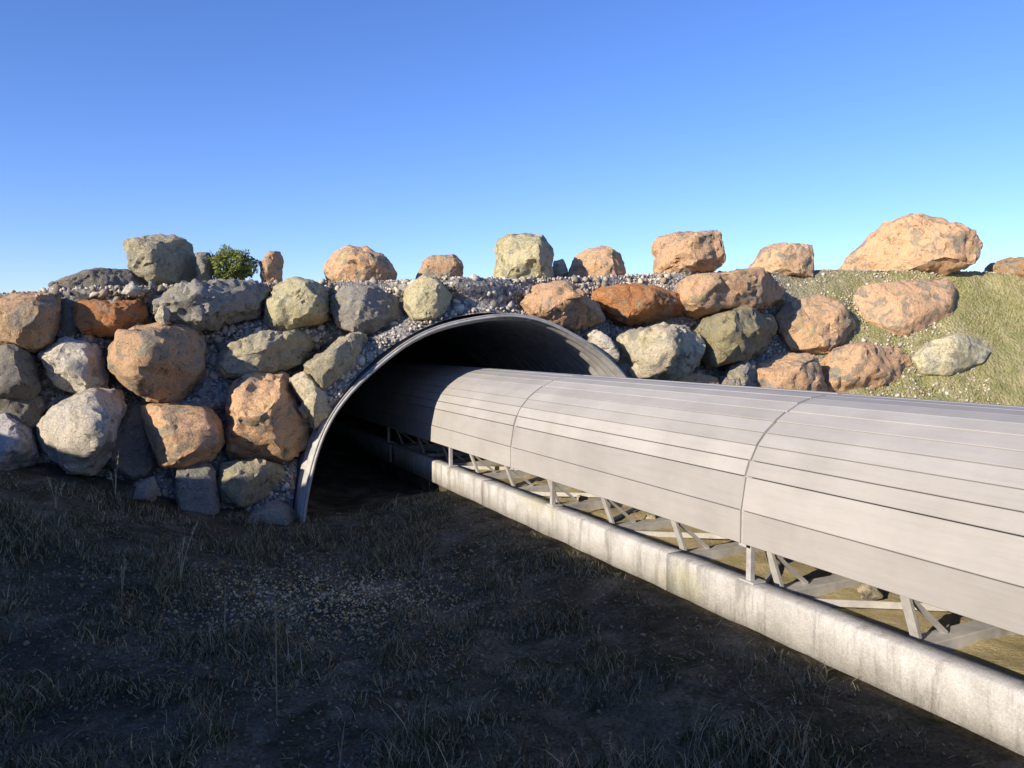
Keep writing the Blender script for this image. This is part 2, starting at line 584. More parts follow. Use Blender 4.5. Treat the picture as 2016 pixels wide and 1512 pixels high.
# ------------------------------------------------------------------ the plank gallery
GP, GS, GB = 3.37, 3.0, -1.42
gal = empty('covered_gallery', tuple(ps(GP, GS, GB)), TH)
tag(gal, 'long low arched gallery clad in grey planks, running on a concrete kerb into the culvert', 'gallery')
def L(P, s, z):
    return (P - GP, s - GS, z - GB)

half = [(2.70, -1.00), (2.70, -0.832), (2.728, -0.664), (2.756, -0.585), (2.795, -0.512), (2.852, -0.450), (2.922, -0.397), (2.998, -0.350), (3.080, -0.312), (3.172, -0.287), (3.270, -0.274), (3.37, -0.270)]
prof = half + [(2 * GP - p, z) for p, z in half[-2::-1]]

def plank_panel(s0, s1):
    vs, fs, cs = [], [], []
    for i in range(len(prof) - 1):
        p0, p1 = np.array(prof[i]), np.array(prof[i + 1])
        d = (p1 - p0) / np.linalg.norm(p1 - p0)
        nn = np.array([-d[1], d[0]])            # outward
        g = 0.0025
        a0, a1 = p0 + d * g, p1 - d * g
        bev = 0.0025
        sec = [a0 - nn * 0.022, a0 - nn * bev, a0 + d * bev, a1 - d * bev, a1 - nn * bev, a1 - nn * 0.022]
        tone = 0.35 + random.uniform(-0.03, 0.03)
        wob = random.uniform(-0.003, 0.003)
        e0, e1 = s0 + random.uniform(0.002, 0.014), s1 - random.uniform(0.002, 0.014)
        b0 = len(vs)
        for e in (e0, e0 + (e1 - e0) / 2, e1):
            for q in sec:
                q2 = q + nn * wob
                vs.append(L(q2[0], e, q2[1]))
                cs.append((tone, tone * 0.968, tone * 0.905))
        for r in range(2):
            for k in range(6):
                k2 = (k + 1) % 6
                fs.append((b0 + r * 6 + k, b0 + r * 6 + k2, b0 + (r + 1) * 6 + k2, b0 + (r + 1) * 6 + k))
        fs.append(tuple(b0 + k for k in range(5, -1, -1)))
        fs.append(tuple(b0 + 12 + k for k in range(6)))
    me = bpy.data.meshes.new('plank_panel')
    me.from_pydata(vs, [], fs)
    at = me.color_attributes.new('tone', 'FLOAT_COLOR', 'POINT')
    for i, c in enumerate(cs):
        at.data[i].color = (*c, 1)
    bm = bmesh.new(); bm.from_mesh(me)
    bmesh.ops.recalc_face_normals(bm, faces=bm.faces)
    bm.to_mesh(me); bm.free()
    return link('plank_panel', me, M_PLANK, gal)

JOINT0, PITCH_S = 2.89, 2.60                    # cladding joints; the posts keep their own spacing
joints = [JOINT0 + PITCH_S * k for k in range(-2, 7)]
post_at = [JOINT0 + 2.03 * k for k in range(-2, 4)]
for s0, s1 in zip(joints[:-1], joints[1:]):
    plank_panel(s0, s1)

# dark inner lining so the joints do not show daylight
def lining():
    vs, fs = [], []
    for e in (joints[0], joints[-1]):
        for i, (p, z) in enumerate(prof):
            c = np.array([GP, -1.0])
            q = c + (np.array([p, z]) - c) * np.array([0.955, 0.94])
            vs.append(L(q[0], e, q[1] + (0.02 if i in (0, len(prof) - 1) else 0)))
    n = len(prof)
    for i in range(n - 1):
        fs.append((i, i + 1, n + i + 1, n + i))
    me = bpy.data.meshes.new('lining')
    me.from_pydata(vs, [], fs)
    o = link('lining', me, M_STEEL, gal)
    md = o.modifiers.new('solid', 'SOLIDIFY'); md.thickness = 0.006
lining()

# kerb beams
def kerb(sgn, k0, k1):
    def mp(P): return P if sgn < 0 else 2 * GP - P
    sec = [(2.722, -1.420), (2.720, -1.215), (2.732, -1.203), (2.832, -1.203), (2.842, -1.213), (2.842, -1.424)]
    se = np.linspace(k0 + 0.004, k1 - 0.004, 26)
    vs = []
    for s_ in se:
        for k, (p, z) in enumerate(sec):
            j = 0.0035 * mnoise.noise(Vector((s_ * 3.1, k * 4.0, sgn * 3))) + 0.002 * mnoise.noise(Vector((s_ * 12, k * 9.0, 1)))
            vs.append(L(mp(p + j), s_, z + j * (0.8 if 0 < k < 5 else 2.0)))
    n = len(sec)
    a, b_ = np.meshgrid(np.arange(len(se) - 1), np.arange(n), indexing='ij')
    a, b_ = a.ravel(), b_.ravel()
    q = np.stack([a * n + b_, a * n + (b_ + 1) % n, (a + 1) * n + (b_ + 1) % n, (a + 1) * n + b_], 1)
    me = np_mesh('kerb_beam', vs, [q])
    bm = bmesh.new(); bm.from_mesh(me)
    bmesh.ops.holes_fill(bm, edges=bm.edges)
    bmesh.ops.recalc_face_normals(bm, faces=bm.faces)
    bm.to_mesh(me); bm.free()
    link('kerb_beam', me, M_CONC, gal)
for k0, k1 in zip(joints[:-1], joints[1:]):
    for sgn in (-1, 1):
        kerb(sgn, k0 + 0.62, k1 + 0.62)

# posts at the joints, cross beams with leaning struts between the kerbs
for js in post_at:
    for sgn in (-1, 1):
        def mp(P): return P if sgn < 0 else 2 * GP - P
        m_ = MB()
        x0, x1 = sorted((mp(2.752), mp(2.784)))
        m_.box(x0 - GP, x1 - GP, js - 0.016 - GS, js + 0.016 - GS, -1.204 - GB, -0.90 - GB)
        x0, x1 = sorted((mp(2.738), mp(2.826)))
        m_.box(x0 - GP, x1 - GP, js - 0.05 - GS, js + 0.05 - GS, -1.2025 - GB, -1.192 - GB)
        m_.build('post', M_STEEL, gal, 0.003)
for js in joints[1:-1]:
    # thin joint strip standing just inside the cladding gap, with fixings
    st = MB()
    for i in range(len(half) - 1):
        p0, p1 = prof[i], prof[i + 1]
        st.bar(L(p0[0] + 0.014, js, p0[1] - 0.014), L(p1[0] + 0.014, js, p1[1] - 0.014), 0.05, 0.006)
    st.build('joint_strip', M_STEEL, gal)

CB0, CBP = 2.12, 0.775
for k in range(-5, 11):
    s_ = CB0 + CBP * k
    if s_ < joints[0] + .2 or s_ > 9.5: continue
    cb = MB()
    cb.box(2.846 - GP, 2 * GP - 2.846 - GP, s_ - 0.05 - GS, s_ + 0.05 - GS, -1.36 - GB, -1.27 - GB)
    cb.build('cross_beam', M_STEEL, gal, 0.004)
    dg = MB()
    a_, b_ = (2.86, 3.87) if k % 2 else (3.87, 2.86)
    dg.bar(L(a_, s_ + 0.05, -1.296), L(b_, s_ + CBP - 0.05, -1.296), 0.035, 0.012, side=(0, 0, 1))
    dg.build('brace', M_STEEL, gal)
    for sgn in (-1, 1):
        def mp(P): return P if sgn < 0 else 2 * GP - P
        b2 = MB()
        b2.bar(L(mp(2.985), s_ + 0.01, -1.262), L(mp(2.825), s_ + 0.01, -0.86), 0.045, 0.022)
        b2.build('strut', M_STEEL, gal, 0.003)
        b3 = MB()
        b3.bar(L(mp(3.17), s_ + 0.01, -1.268), L(mp(2.905), s_ + 0.01, -1.055), 0.03, 0.016)
        b3.build('back_brace', M_STEEL, gal)

# ------------------------------------------------------------------ boulders
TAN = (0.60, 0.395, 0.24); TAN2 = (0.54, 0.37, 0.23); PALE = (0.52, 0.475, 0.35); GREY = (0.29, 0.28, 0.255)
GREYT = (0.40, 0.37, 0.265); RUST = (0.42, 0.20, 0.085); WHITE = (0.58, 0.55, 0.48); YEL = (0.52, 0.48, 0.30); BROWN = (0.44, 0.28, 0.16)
DARK = (0.21, 0.20, 0.18); SKYTINT = (0.40, 0.40, 0.42); OLIVE = (0.30, 0.265, 0.16)  # the bluish grey has the skylight tint of shade painted in
WALL, CREST = 'boulders stacked in the retaining wall', 'boulders standing along the crest'

def make_boulder(name, poly, col, apex, label, cat, group, bulge=0.56, crest=0.0, back=0.9, rough=1.0, seed=0, push=0.0, pts=None, grow=1.06, chips=26):
    rnd = random.Random(seed)
    P2 = np.array(poly, float)
    if crest:                                       # bedded a little into the crest
        lowq = P2[:, 1] > P2[:, 1].max() - 0.25 * np.ptp(P2[:, 1])
        P2[lowq, 1] += 7
    cpx = P2.mean(0)
    if crest:
        # stands on the flat top, behind the edge
        bot = P2[:, 1].max()
        h0 = hit(cpx[0], min(bot, np.interp(cpx[0], [p[0] for p in CREST_PX], [p[1] for p in CREST_PX]) + 2), wall_y0)
        depth = h0[1] + crest
    else:
        depth = hit(cpx[0], cpx[1], wall_y0)[1] - push - 0.02
    d0 = unp(*cpx); d0 = d0 / d0[1]
    cen = d0 * depth
    view = cen / np.linalg.norm(cen)
    if crest:
        pn = view.copy()
    else:
        e_ = 0.15
        gx_ = (wall_y0(cen[0] + e_, cen[2]) - wall_y0(cen[0] - e_, cen[2])) / (2 * e_)
        gz_ = (wall_y0(cen[0], cen[2] + e_) - wall_y0(cen[0], cen[2] - e_)) / (2 * e_)
        pn = np.array([-gx_, 1.0, -gz_ * 0.8]); pn /= np.linalg.norm(pn)
    def on_plane(x, y):
        d = unp(x, y)
        return d * (cen @ pn) / (d @ pn)
    view = 0.5 * view + 0.5 * pn
    view /= np.linalg.norm(view)
    ring = np.array([on_plane(*p) for p in P2])
    ext = ring.max(0) - ring.min(0)
    size = min(np.hypot(ext[0], ext[1]), ext[2]) if ext[2] > 0 else 0.3
    size = max(size, 0.12)
    size = 0.6 * size + 0.4 * np.sqrt(np.hypot(ext[0], ext[1]) * ext[2])
    D = bulge * size * (1.3 if apex and not crest else 1.0)
    ap = on_plane(*apex) if apex else ring.mean(0)
    c3 = ring.mean(0)
    cl = []
    for p, px in zip(ring, P2):
        cl.append(p)
        if apex and px[0] > apex[0] + 4:            # flank falling away to the right of the ridge
            cl.append(c3 + (p - c3) * rnd.uniform(0.86, 0.96) + view * D * rnd.uniform(0.5, 0.8) * back * 1.2)
            cl.append(c3 + (p - c3) * 0.5 + view * D * 1.9 * back)
            continue
        f1 = rnd.uniform(0.74, 0.93)
        cl.append(c3 + (p - c3) * f1 - view * D * rnd.uniform(0.45, 0.8))
        cl.append(c3 + (p - c3) * rnd.uniform(0.86, 0.96) + view * D * rnd.uniform(0.5, 0.8) * back * 1.2)
        cl.append(c3 + (p - c3) * 0.5 + view * D * 1.9 * back)
    cl.append(ap - view * D * 1.12)
    up = np.array([0, 0, 1.0])
    if apex:
        cl.append(ap + up * size * 0.28 - view * D * 0.98)
        cl.append(ap - up * size * 0.28 - view * D * 0.95)
    for px in (pts or []):
        cl.append(on_plane(px[0], px[1]) - view * D * px[2])
    bm = bmesh.new()
    for p in cl:
        bm.verts.new(Vector(p - c3))
    bmesh.ops.convex_hull(bm, input=bm.verts)
    loose = [v for v in bm.verts if not v.link_faces]
    bmesh.ops.delete(bm, geom=loose, context='VERTS')
    # break some corners off, as quarried stone has
    for _ in range(chips):
        dv = Vector((rnd.gauss(0, 1), rnd.gauss(0, 1), rnd.gauss(0, 1))).normalized()
        if dv.dot(Vector(view)) > 0.3: continue
        dv = (dv - Vector(view) * rnd.uniform(0.2, 0.9)).normalized()
        sup = max(v.co.dot(dv) for v in bm.verts)
        cut = sup - size * rnd.uniform(0.04, 0.12)
        r_ = bmesh.ops.bisect_plane(bm, geom=bm.verts[:] + bm.edges[:] + bm.faces[:], plane_co=dv * cut, plane_no=dv, clear_outer=True)
        ed = [e for e in r_['geom_cut'] if isinstance(e, bmesh.types.BMEdge)]
        if ed: bmesh.ops.contextual_create(bm, geom=ed)
    bmesh.ops.dissolve_limit(bm, angle_limit=R_(4), verts=bm.verts, edges=bm.edges)
    bmesh.ops.triangulate(bm, faces=bm.faces)
    tgt = max(size / 17.0, 0.02)
    for _ in range(6):
        long = [e for e in bm.edges if e.calc_length() > tgt * 1.5]
        if not long: break
        bmesh.ops.subdivide_edges(bm, edges=long, cuts=1)
        bmesh.ops.triangulate(bm, faces=[f for f in bm.faces if len(f.verts) > 3])
    pre = np.array([v.co[:] for v in bm.verts])
    for _ in range(1):
        bmesh.ops.smooth_vert(bm, verts=bm.verts, factor=0.5, use_axis_x=True, use_axis_y=True, use_axis_z=True)
    # smoothing shrinks: bring the outline back to its size
    vx = np.cross(view, [0, 0, 1.0]); vx /= np.linalg.norm(vx); vz = np.cross(vx, view)
    post = np.array([v.co[:] for v in bm.verts])
    rg = ring - c3
    M = np.eye(3)
    sh = np.zeros(3)
    for ax in (vx, vz):
        a0, a1 = (rg @ ax).min(), (rg @ ax).max()
        b0, b1 = (post @ ax).min(), (post @ ax).max()
        k_ = (a1 - a0) / (b1 - b0)
        M = M + (k_ - 1) * np.outer(ax, ax)
        sh = sh + ax * (a0 - b0 * k_)
    post = post @ M.T + sh
    for v, p in zip(bm.verts, post): v.co = p
    off = Vector((rnd.uniform(-50, 50), rnd.uniform(-50, 50), rnd.uniform(-50, 50)))
    bm.normal_update()
    amp = size * 0.058 * rough
    newco = []
    for v in bm.verts:
        q = v.co / size
        n1 = mnoise.fractal(q * 2.2 + off, 0.9, 2.1, 5)
        n2 = abs(mnoise.noise(q * 4.5 + off * 1.3))
        cell = mnoise.cell(q * 2.6 + off * 0.7)
        n3 = mnoise.fractal(q * 11 + off, 0.7, 2.0, 3)
        newco.append(v.co * grow + v.normal * amp * (0.85 * n1 - 0.55 * (0.25 - n2 if n2 < 0.25 else 0) * 3 + 0.42 * n3 + 0.3 * cell))
    for v, c in zip(bm.verts, newco):
        v.co = c
    me = bpy.data.meshes.new(name)
    bmesh.ops.recalc_face_normals(bm, faces=bm.faces)
    for f in bm.faces: f.smooth = True
    for e in bm.edges:
        if len(e.link_faces) == 2 and e.calc_face_angle(0) > R_(38): e.smooth = False
    bm.to_mesh(me); bm.free()
    o = link(name, me, M_BOULDER)
    o.location = c3
    k = rnd.uniform(0.9, 1.08)
    o.color = (col[0] * k, col[1] * k, col[2] * k, 1)
    return tag(o, label, cat, group)

B = [
 # crest
 ([(245,478),(290,468),(350,465),(378,485),(388,520),(388,550),(320,570),(295,570),(290,545),(255,522)], GREYT, (308,515), 'largest grey boulder standing on the crest at the far left, beside the green bush', CREST, dict(crest=.30)),
 ([(100,556),(190,531),(250,531),(284,550),(288,572),(200,574),(118,574)], DARK, (200,548), 'long flat dark slab lying on the crest left of the big grey boulder', CREST, dict(crest=.25, bulge=.5)),
 ([(384,500),(412,498),(420,520),(416,552),(388,554)], GREY, (400,520), 'small grey stone wedged between the big crest boulder and the green bush', CREST, dict(crest=.25)),
 ([(512,520),(529,515),(531,497),(553,495),(556,525),(555,556),(515,560)], TAN2, (532,525), 'narrow upright stone standing like a post on the crest right of the green bush', CREST, dict(crest=.15, bulge=.5)),
 ([(645,548),(640,520),(655,497),(690,487),(722,488),(760,508),(778,540),(775,555),(665,560)], TAN, (722,528), 'round tan boulder with a dark right flank, first crest boulder right of the upright stone', CREST, dict(crest=.3)),
 ([(820,548),(830,520),(850,505),(895,502),(912,520),(912,556),(840,556)], TAN2, (870,525), 'small blocky orange tan boulder on the crest left of the culvert top', CREST, dict(crest=.45)),
 ([(978,548),(978,480),(1000,465),(1070,464),(1086,490),(1087,548),(1000,553)], YEL, (1052,505), 'squarish tall olive grey boulder on the crest straight above the culvert', CREST, dict(crest=.3)),
 ([(1088,545),(1090,516),(1108,511),(1124,545)], PALE, (1102,526), 'tiny pale stone peeking between the squarish boulder and its tan neighbour on the crest', CREST, dict(crest=.6)),
 ([(1118,546),(1140,510),(1165,490),(1200,484),(1220,500),(1229,530),(1226,546)], TAN, (1200,522), 'low tan dome shaped boulder on the crest right of the squarish one', CREST, dict(crest=.35)),
 ([(1290,520),(1288,490),(1310,465),(1350,456),(1410,456),(1422,480),(1424,515),(1390,536),(1320,546),(1297,540)], TAN, (1385,500), 'rounded pitted tan boulder on the crest above the rust coloured slab', CREST, dict(crest=.25, rough=1.4)),
 ([(1470,534),(1480,510),(1505,485),(1540,480),(1600,483),(1598,537),(1500,542)], TAN2, (1552,510), 'angular crest boulder with a square dark right side left of the biggest boulder', CREST, dict(crest=.3)),
 ([(1650,534),(1655,510),(1680,485),(1730,445),(1800,425),(1860,430),(1920,460),(1935,478),(1920,512),(1890,532),(1780,536),(1680,538)], TAN, (1850,480), 'biggest boulder, a broad tan dome with a crack, on the crest at the right', CREST, dict(crest=.2, bulge=.45)),
 ([(1940,545),(1950,517),(1985,510),(2040,507),(2090,530),(2080,562),(2016,562),(1960,553)], BROWN, (2020,530), 'flat brown boulder on the crest cut by the right edge of the view', CREST, dict(crest=.1, bulge=.5)),
 # upper row of the wall
 ([(-40,600),(0,583),(60,575),(112,580),(119,620),(110,660),(92,680),(50,687),(0,675),(-40,665)], TAN2, (74,625), 'tan boulder with a broad dark right face, top of the wall at the left edge', WALL, dict(bulge=.5)),
 ([(145,602),(160,590),(275,592),(291,625),(275,645),(238,661),(165,657),(155,632)], RUST, None, 'flat rust brown slab under the gravel ledge near the left edge', WALL, dict(bulge=.32)),
 ([(305,602),(350,572),(430,556),(500,556),(526,572),(525,600),(500,625),(450,645),(400,649),(340,637),(318,620)], GREY, (400,590), 'long rough dark grey boulder below the green bush', WALL, dict(rough=1.5)),
 ([(524,600),(545,562),(580,548),(615,553),(640,570),(646,605),(632,640),(580,656),(540,651),(522,630)], YEL, (608,600), 'tall olive tan boulder with dark right flank below the upright stone', WALL, dict(bulge=.5)),
 ([(653,592),(680,566),(740,568),(782,590),(797,622),(765,648),(700,656),(668,645)], GREY, (715,605), 'broad pale grey boulder below the round tan crest boulder', WALL, dict(rough=1.3, push=.1)),
 ([(799,572),(830,545),(862,549),(886,580),(880,610),(852,632),(815,627),(799,600)], YEL, (850,585), 'smooth egg shaped pale yellow boulder left of the gravel above the culvert', WALL, dict(bulge=.5, push=.25)),
 ([(1028,592),(1045,566),(1110,560),(1150,570),(1184,600),(1187,632),(1150,648),(1080,643),(1045,622)], TAN, (1115,602), 'tan boulder with a grey rounded right end resting just right of the culvert top', WALL, dict(push=.12)),
 ([(1170,577),(1200,561),(1290,564),(1340,580),(1352,605),(1322,625),(1252,637),(1215,622),(1188,597)], RUST, (1250,602), 'wedge shaped rust orange boulder with bright orange lichen', WALL, dict(bulge=.4)),
 ([(1345,577),(1352,550),(1420,541),(1490,545),(1546,570),(1540,595),(1480,606),(1400,619),(1370,616)], TAN, (1480,575), 'long tan slab beside the rust orange boulder, under the rounded crest boulder', WALL, dict(bulge=.42)),
 ([(1682,602),(1690,572),(1720,560),(1860,557),(1876,572),(1873,620),(1850,647),(1800,663),(1750,652),(1710,632)], TAN, None, 'wide flat faced tan boulder set in the grassy bank below the biggest boulder', WALL, dict(bulge=.26, rough=.55, chips=3)),
 ([(1528,622),(1550,600),(1590,590),(1640,600),(1680,630),(1686,652),(1652,680),(1620,691),(1560,686),(1540,652)], TAN2, (1630,640), 'rounded brownish tan boulder left of the wide flat faced one', WALL, dict(bulge=.4)),
 ([(1378,652),(1400,626),(1470,605),(1510,630),(1532,660),(1522,690),(1442,721),(1405,716),(1388,692)], OLIVE, (1445,660), 'dark olive brown wedge boulder beneath the long tan slab', WALL, dict(bulge=.42)),
 ([(1213,692),(1215,662),(1250,650),(1300,640),(1350,645),(1386,680),(1380,712),(1350,735),(1300,746),(1250,749),(1225,722)], PALE, (1290,690), 'mottled pale boulder just right of the culvert mouth under the rust orange one', WALL, dict(push=.1, rough=1.3)),
 ([(1158,652),(1176,649),(1216,690),(1211,712),(1190,702),(1166,677)], WHITE, None, 'small whitish slab leaning on the right rim of the culvert', WALL, dict(push=.22, bulge=.5)),
 # lower rows right
 ([(1478,742),(1500,716),(1550,703),(1600,710),(1618,740),(1622,785),(1590,800),(1500,790)], TAN, (1570,745), 'tan boulder just above the gallery roof, left one of a touching pair', WALL, dict(bulge=.4)),
 ([(1615,722),(1640,692),(1700,680),(1760,690),(1792,711),(1772,750),(1700,782),(1640,795),(1622,770)], TAN, (1690,730), 'tan boulder just above the gallery roof, right one of a touching pair', WALL, dict(bulge=.34)),
 ([(1800,707),(1820,686),(1870,671),(1930,670),(1952,690),(1930,716),(1870,739),(1820,736)], (0.60, 0.56, 0.39), (1870,700), 'pale yellow oval boulder low in the grassy bank at the right', WALL, dict(bulge=.3, rough=.5, chips=3, push=.06)),
 ([(1286,765),(1300,742),(1370,736),(1412,745),(1415,785),(1330,785)], TAN2, None, 'flat tan stone half hidden by the gallery roof right of the culvert', WALL, dict(bulge=.35)),
 ([(1420,748),(1446,714),(1482,713),(1492,740),(1485,785),(1425,785)], GREY, None, 'rough grey stone between two tan stones above the gallery roof', WALL, dict(bulge=.4, rough=1.5)),
 # lower rows left
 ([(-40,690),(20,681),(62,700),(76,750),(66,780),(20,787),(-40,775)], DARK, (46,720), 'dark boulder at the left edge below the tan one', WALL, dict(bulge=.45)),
 ([(80,695),(130,668),(190,680),(206,700),(212,768),(170,778),(135,772),(100,742)], WHITE, (165,715), 'whitish boulder with a grey right side left of the large two toned boulder', WALL, dict(bulge=.45)),
 ([(214,692),(230,660),(270,640),(330,634),(380,650),(406,690),(406,740),(370,780),(310,796),(258,786),(225,742)], TAN2, (292,705), 'large two toned boulder, sunlit tan left face and wide dark right face', WALL, dict(bulge=.52)),
 ([(432,702),(460,680),(520,660),(590,655),(621,670),(602,710),(540,736),(490,746),(450,736)], GREYT, (515,690), 'low wedge shaped olive grey boulder right of the large two toned one', WALL, dict(bulge=.45, rough=1.3)),
 ([(603,722),(650,680),(690,658),(722,664),(718,700),(702,740),(672,767),(630,767),(608,747)], GREYT, (680,710), 'tilted olive tan boulder close to the upper left rim of the culvert', WALL, dict(bulge=.5, push=.32)),
 ([(446,882),(450,800),(465,755),(495,740),(560,737),(578,760),(606,830),(613,866),(560,901),(500,911),(460,902)], TAN, (530,815), 'tall block with sunlit tan left half and dark right half left of the culvert', WALL, dict(bulge=.5)),
 ([(574,747),(600,734),(632,765),(652,790),(642,820),(622,842),(600,802)], PALE, (605,775), 'narrow grey stone squeezed between the tall block and the culvert rim', WALL, dict(bulge=.45, push=.28)),
 ([(74,848),(85,830),(130,795),(190,770),(236,775),(242,810),(230,850),(212,900),(190,932),(130,932),(95,892)], WHITE, (200,840), 'large pale boulder with a bright upper face low in the wall at the left', WALL, dict(bulge=.5)),
 ([(282,802),(350,795),(402,800),(430,830),(439,870),(420,900),(370,916),(318,916),(298,862)], TAN, (325,850), 'flat faced orange tan boulder left of the tall two toned block', WALL, dict(bulge=.34, push=.05, rough=.65, chips=8, pts=[(395,815,1.0),(420,868,1.0),(345,905,.95),(300,808,.95)])),
 ([(-40,820),(10,820),(50,850),(72,890),(60,917),(0,926),(-40,926)], SKYTINT, (20,870), 'shaded grey boulder with a blue skylight tint painted in, lowest in the wall at the left edge', WALL, dict(bulge=.4)),
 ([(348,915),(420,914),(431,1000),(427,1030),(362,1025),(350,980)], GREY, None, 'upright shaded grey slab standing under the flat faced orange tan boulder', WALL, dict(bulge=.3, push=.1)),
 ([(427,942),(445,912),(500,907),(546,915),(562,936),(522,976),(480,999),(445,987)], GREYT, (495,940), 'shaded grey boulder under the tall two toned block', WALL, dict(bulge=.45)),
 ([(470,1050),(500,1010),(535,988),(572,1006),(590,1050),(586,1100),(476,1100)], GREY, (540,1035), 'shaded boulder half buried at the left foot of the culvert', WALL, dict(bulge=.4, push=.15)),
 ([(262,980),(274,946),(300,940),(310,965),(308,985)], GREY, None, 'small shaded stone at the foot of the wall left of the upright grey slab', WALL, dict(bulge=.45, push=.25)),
 ([(238,577),(258,554),(276,573),(264,582)], WHITE, None, 'small whitish pointed stone on the gravel ledge above the rust brown slab', WALL, dict(bulge=.5, push=.1)),
 ([(306,626),(318,603),(335,610),(332,640),(316,640)], PALE, None, 'small pale stone at the left end of the long rough dark grey boulder', WALL, dict(bulge=.5, push=.2)),
 # deep fill stones; the dark ones carry the gaps' shade in their colour
 ([(118,585),(150,600),(160,655),(120,665),(105,640)], DARK, None, 'fill stone coloured dark for the shade in the gap between the left edge boulder and the rust brown slab', WALL, dict(bulge=.4, push=-.12)),
 ([(200,900),(215,850),(240,800),(285,805),(300,870),(310,925),(260,940)], DARK, None, 'recessed stone coloured dark for the shade in the gap between the large pale boulder and the flat faced orange tan one', WALL, dict(bulge=.4, push=-.1)),
 ([(-40,770),(30,780),(80,780),(78,830),(50,850),(0,825),(-40,830)], DARK, None, 'recessed stone coloured dark for the shade in the gap above the skylight tinted one at the left edge', WALL, dict(bulge=.4, push=-.1)),
 ([(720,690),(760,655),(800,640),(790,668),(750,700),(715,730)], GREY, None, 'grey stone tucked against the outside of the culvert, right of the tilted olive tan boulder', WALL, dict(bulge=.4, push=-.05)),
]
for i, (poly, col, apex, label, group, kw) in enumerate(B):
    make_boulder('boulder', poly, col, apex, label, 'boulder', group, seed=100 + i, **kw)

# ------------------------------------------------------------------ gravel (stuff)
ICO_V, ICO_F = None, None
def ico():
    bm = bmesh.new()
    bmesh.ops.create_icosphere(bm, subdivisions=1, radius=1.0)
    v = np.array([x.co[:] for x in bm.verts]); f = np.array([[q.index for q in p.verts] for p in bm.faces])
    bm.free()
    return v, f
ICO_V, ICO_F = ico()

def scatter_stones(centers, sizes, tones, name):
    n = len(centers)
    k = len(ICO_V)
    jit = 1 + rng.uniform(-0.42, 0.38, (n, k))
    v = ICO_V[None] * jit[:, :, None]
    v = v * rng.uniform(0.6, 1.25, (n, 1, 3))
    # random rotations
    q = rng.normal(size=(n, 4)); q /= np.linalg.norm(q, axis=1)[:, None]
    w_, x, y, z = q.T
    Rm = np.stack([1 - 2 * (y * y + z * z), 2 * (x * y - z * w_), 2 * (x * z + y * w_), 2 * (x * y + z * w_), 1 - 2 * (x * x + z * z), 2 * (y * z - x * w_), 2 * (x * z - y * w_), 2 * (y * z + x * w_), 1 - 2 * (x * x + y * y)], 1).reshape(n, 3, 3)
    v = np.einsum('nij,nkj->nki', Rm, v) * sizes[:, None, None] + centers[:, None, :]
    f = ICO_F[None] + (np.arange(n) * k)[:, None, None]
    c = np.repeat(tones, k, axis=0)
    return np_mesh(name, v.reshape(-1, 3), [f.reshape(-1, 3)], False, c)

def grey_tones(n, lo=0.16, hi=0.52, warm=0.06):
    g = rng.uniform(lo, hi, n)
    wv = rng.uniform(-0.3, 1.0, n) * warm
    return np.clip(np.stack([g + wv, g + wv * 0.4, g - wv * 0.6], 1) * np.array([1.08, 1.0, 0.87]), 0.02, 0.8)

cs_, sz_ = [], []
n_ = 42000
X = rng.uniform(-5.6, 6.5, n_)
zc = crest_z(X)
t_ = rng.uniform(0, 1, n_) ** 0.8
Z = -1.5 + (zc + 1.5 + 0.02) * t_
Y = wall_y(X, Z)
pts = np.stack([X, Y, Z], 1)
rr = np.hypot(pts @ N - PC, Z - ZC)
ok = rr > RC + 0.08
ok &= (X < 3.6) | (rng.uniform(0, 1, n_) < 0.35)
pts = pts[ok]
sz = rng.uniform(0.007, 0.021, len(pts)) * (1 + 0.9 * (rng.uniform(0, 1, len(pts)) > 0.95))
big = (rng.uniform(0, 1, len(pts)) < 0.035) & (pts[:, 0] < 3.5)
sz = np.where(big, rng.uniform(0.03, 0.062, len(pts)), sz)
# the edge and the flat top
n2 = 5000
X2 = rng.uniform(-6, 8, n2)
off = rng.uniform(0, 1, n2) ** 2 * 0.8
Z2 = crest_z(X2)
Y2 = wall_y(X2, Z2) + off
p2 = np.stack([X2, Y2, Z2 + 0.008], 1)
s2 = rng.uniform(0.006, 0.018, n2)
tn = np.vstack([grey_tones(len(pts)), grey_tones(n2)])
g = link('gravel', scatter_stones(np.vstack([pts, p2]), np.concatenate([sz, s2]), tn, 'gravel'), M_GRAVEL)
tag(g, 'grey crushed gravel filling the gaps between the boulders', 'gravel', kind='stuff')

# pebbles on the ditch floor, densest on the stony patch in front of the pipe
cen, szs, tns = [], [], []
for i in range(13000):
    if i < 8000:
        x, y = rng.normal(-1.2, 0.75), rng.normal(4.7, 0.75)
    else:
        x, y = rng.uniform(-4.2, 3.2), rng.uniform(1.9, 7.5)
    P = x * N[0] + y * N[1]; S = x * U[0] + y * U[1]
    if P > 2.7 or S > 12: continue
    s_ = float(rng.uniform(0.003, 0.010)) * (1.8 if rng.uniform() > 0.97 else 1)
    cen.append((x, y, ground_full(x, y) + s_ * 0.35)); szs.append(s_)
tns = grey_tones(len(cen), 0.07, 0.24, 0.08)
cn_ = np.array(cen)
pk = np.exp(-((cn_[:, 0] + 1.2) / 0.8) ** 2 - ((cn_[:, 1] - 4.9) / 0.6) ** 2)
tns = tns * (1 + 1.6 * pk[:, None]) * np.array([1.12, 0.98, 0.72])
pb = link('pebbles', scatter_stones(np.array(cen), np.array(szs), tns, 'pebbles'), M_GRAVEL)
tag(pb, 'small dark pebbles on the shaded ditch floor', 'pebbles', kind='stuff')

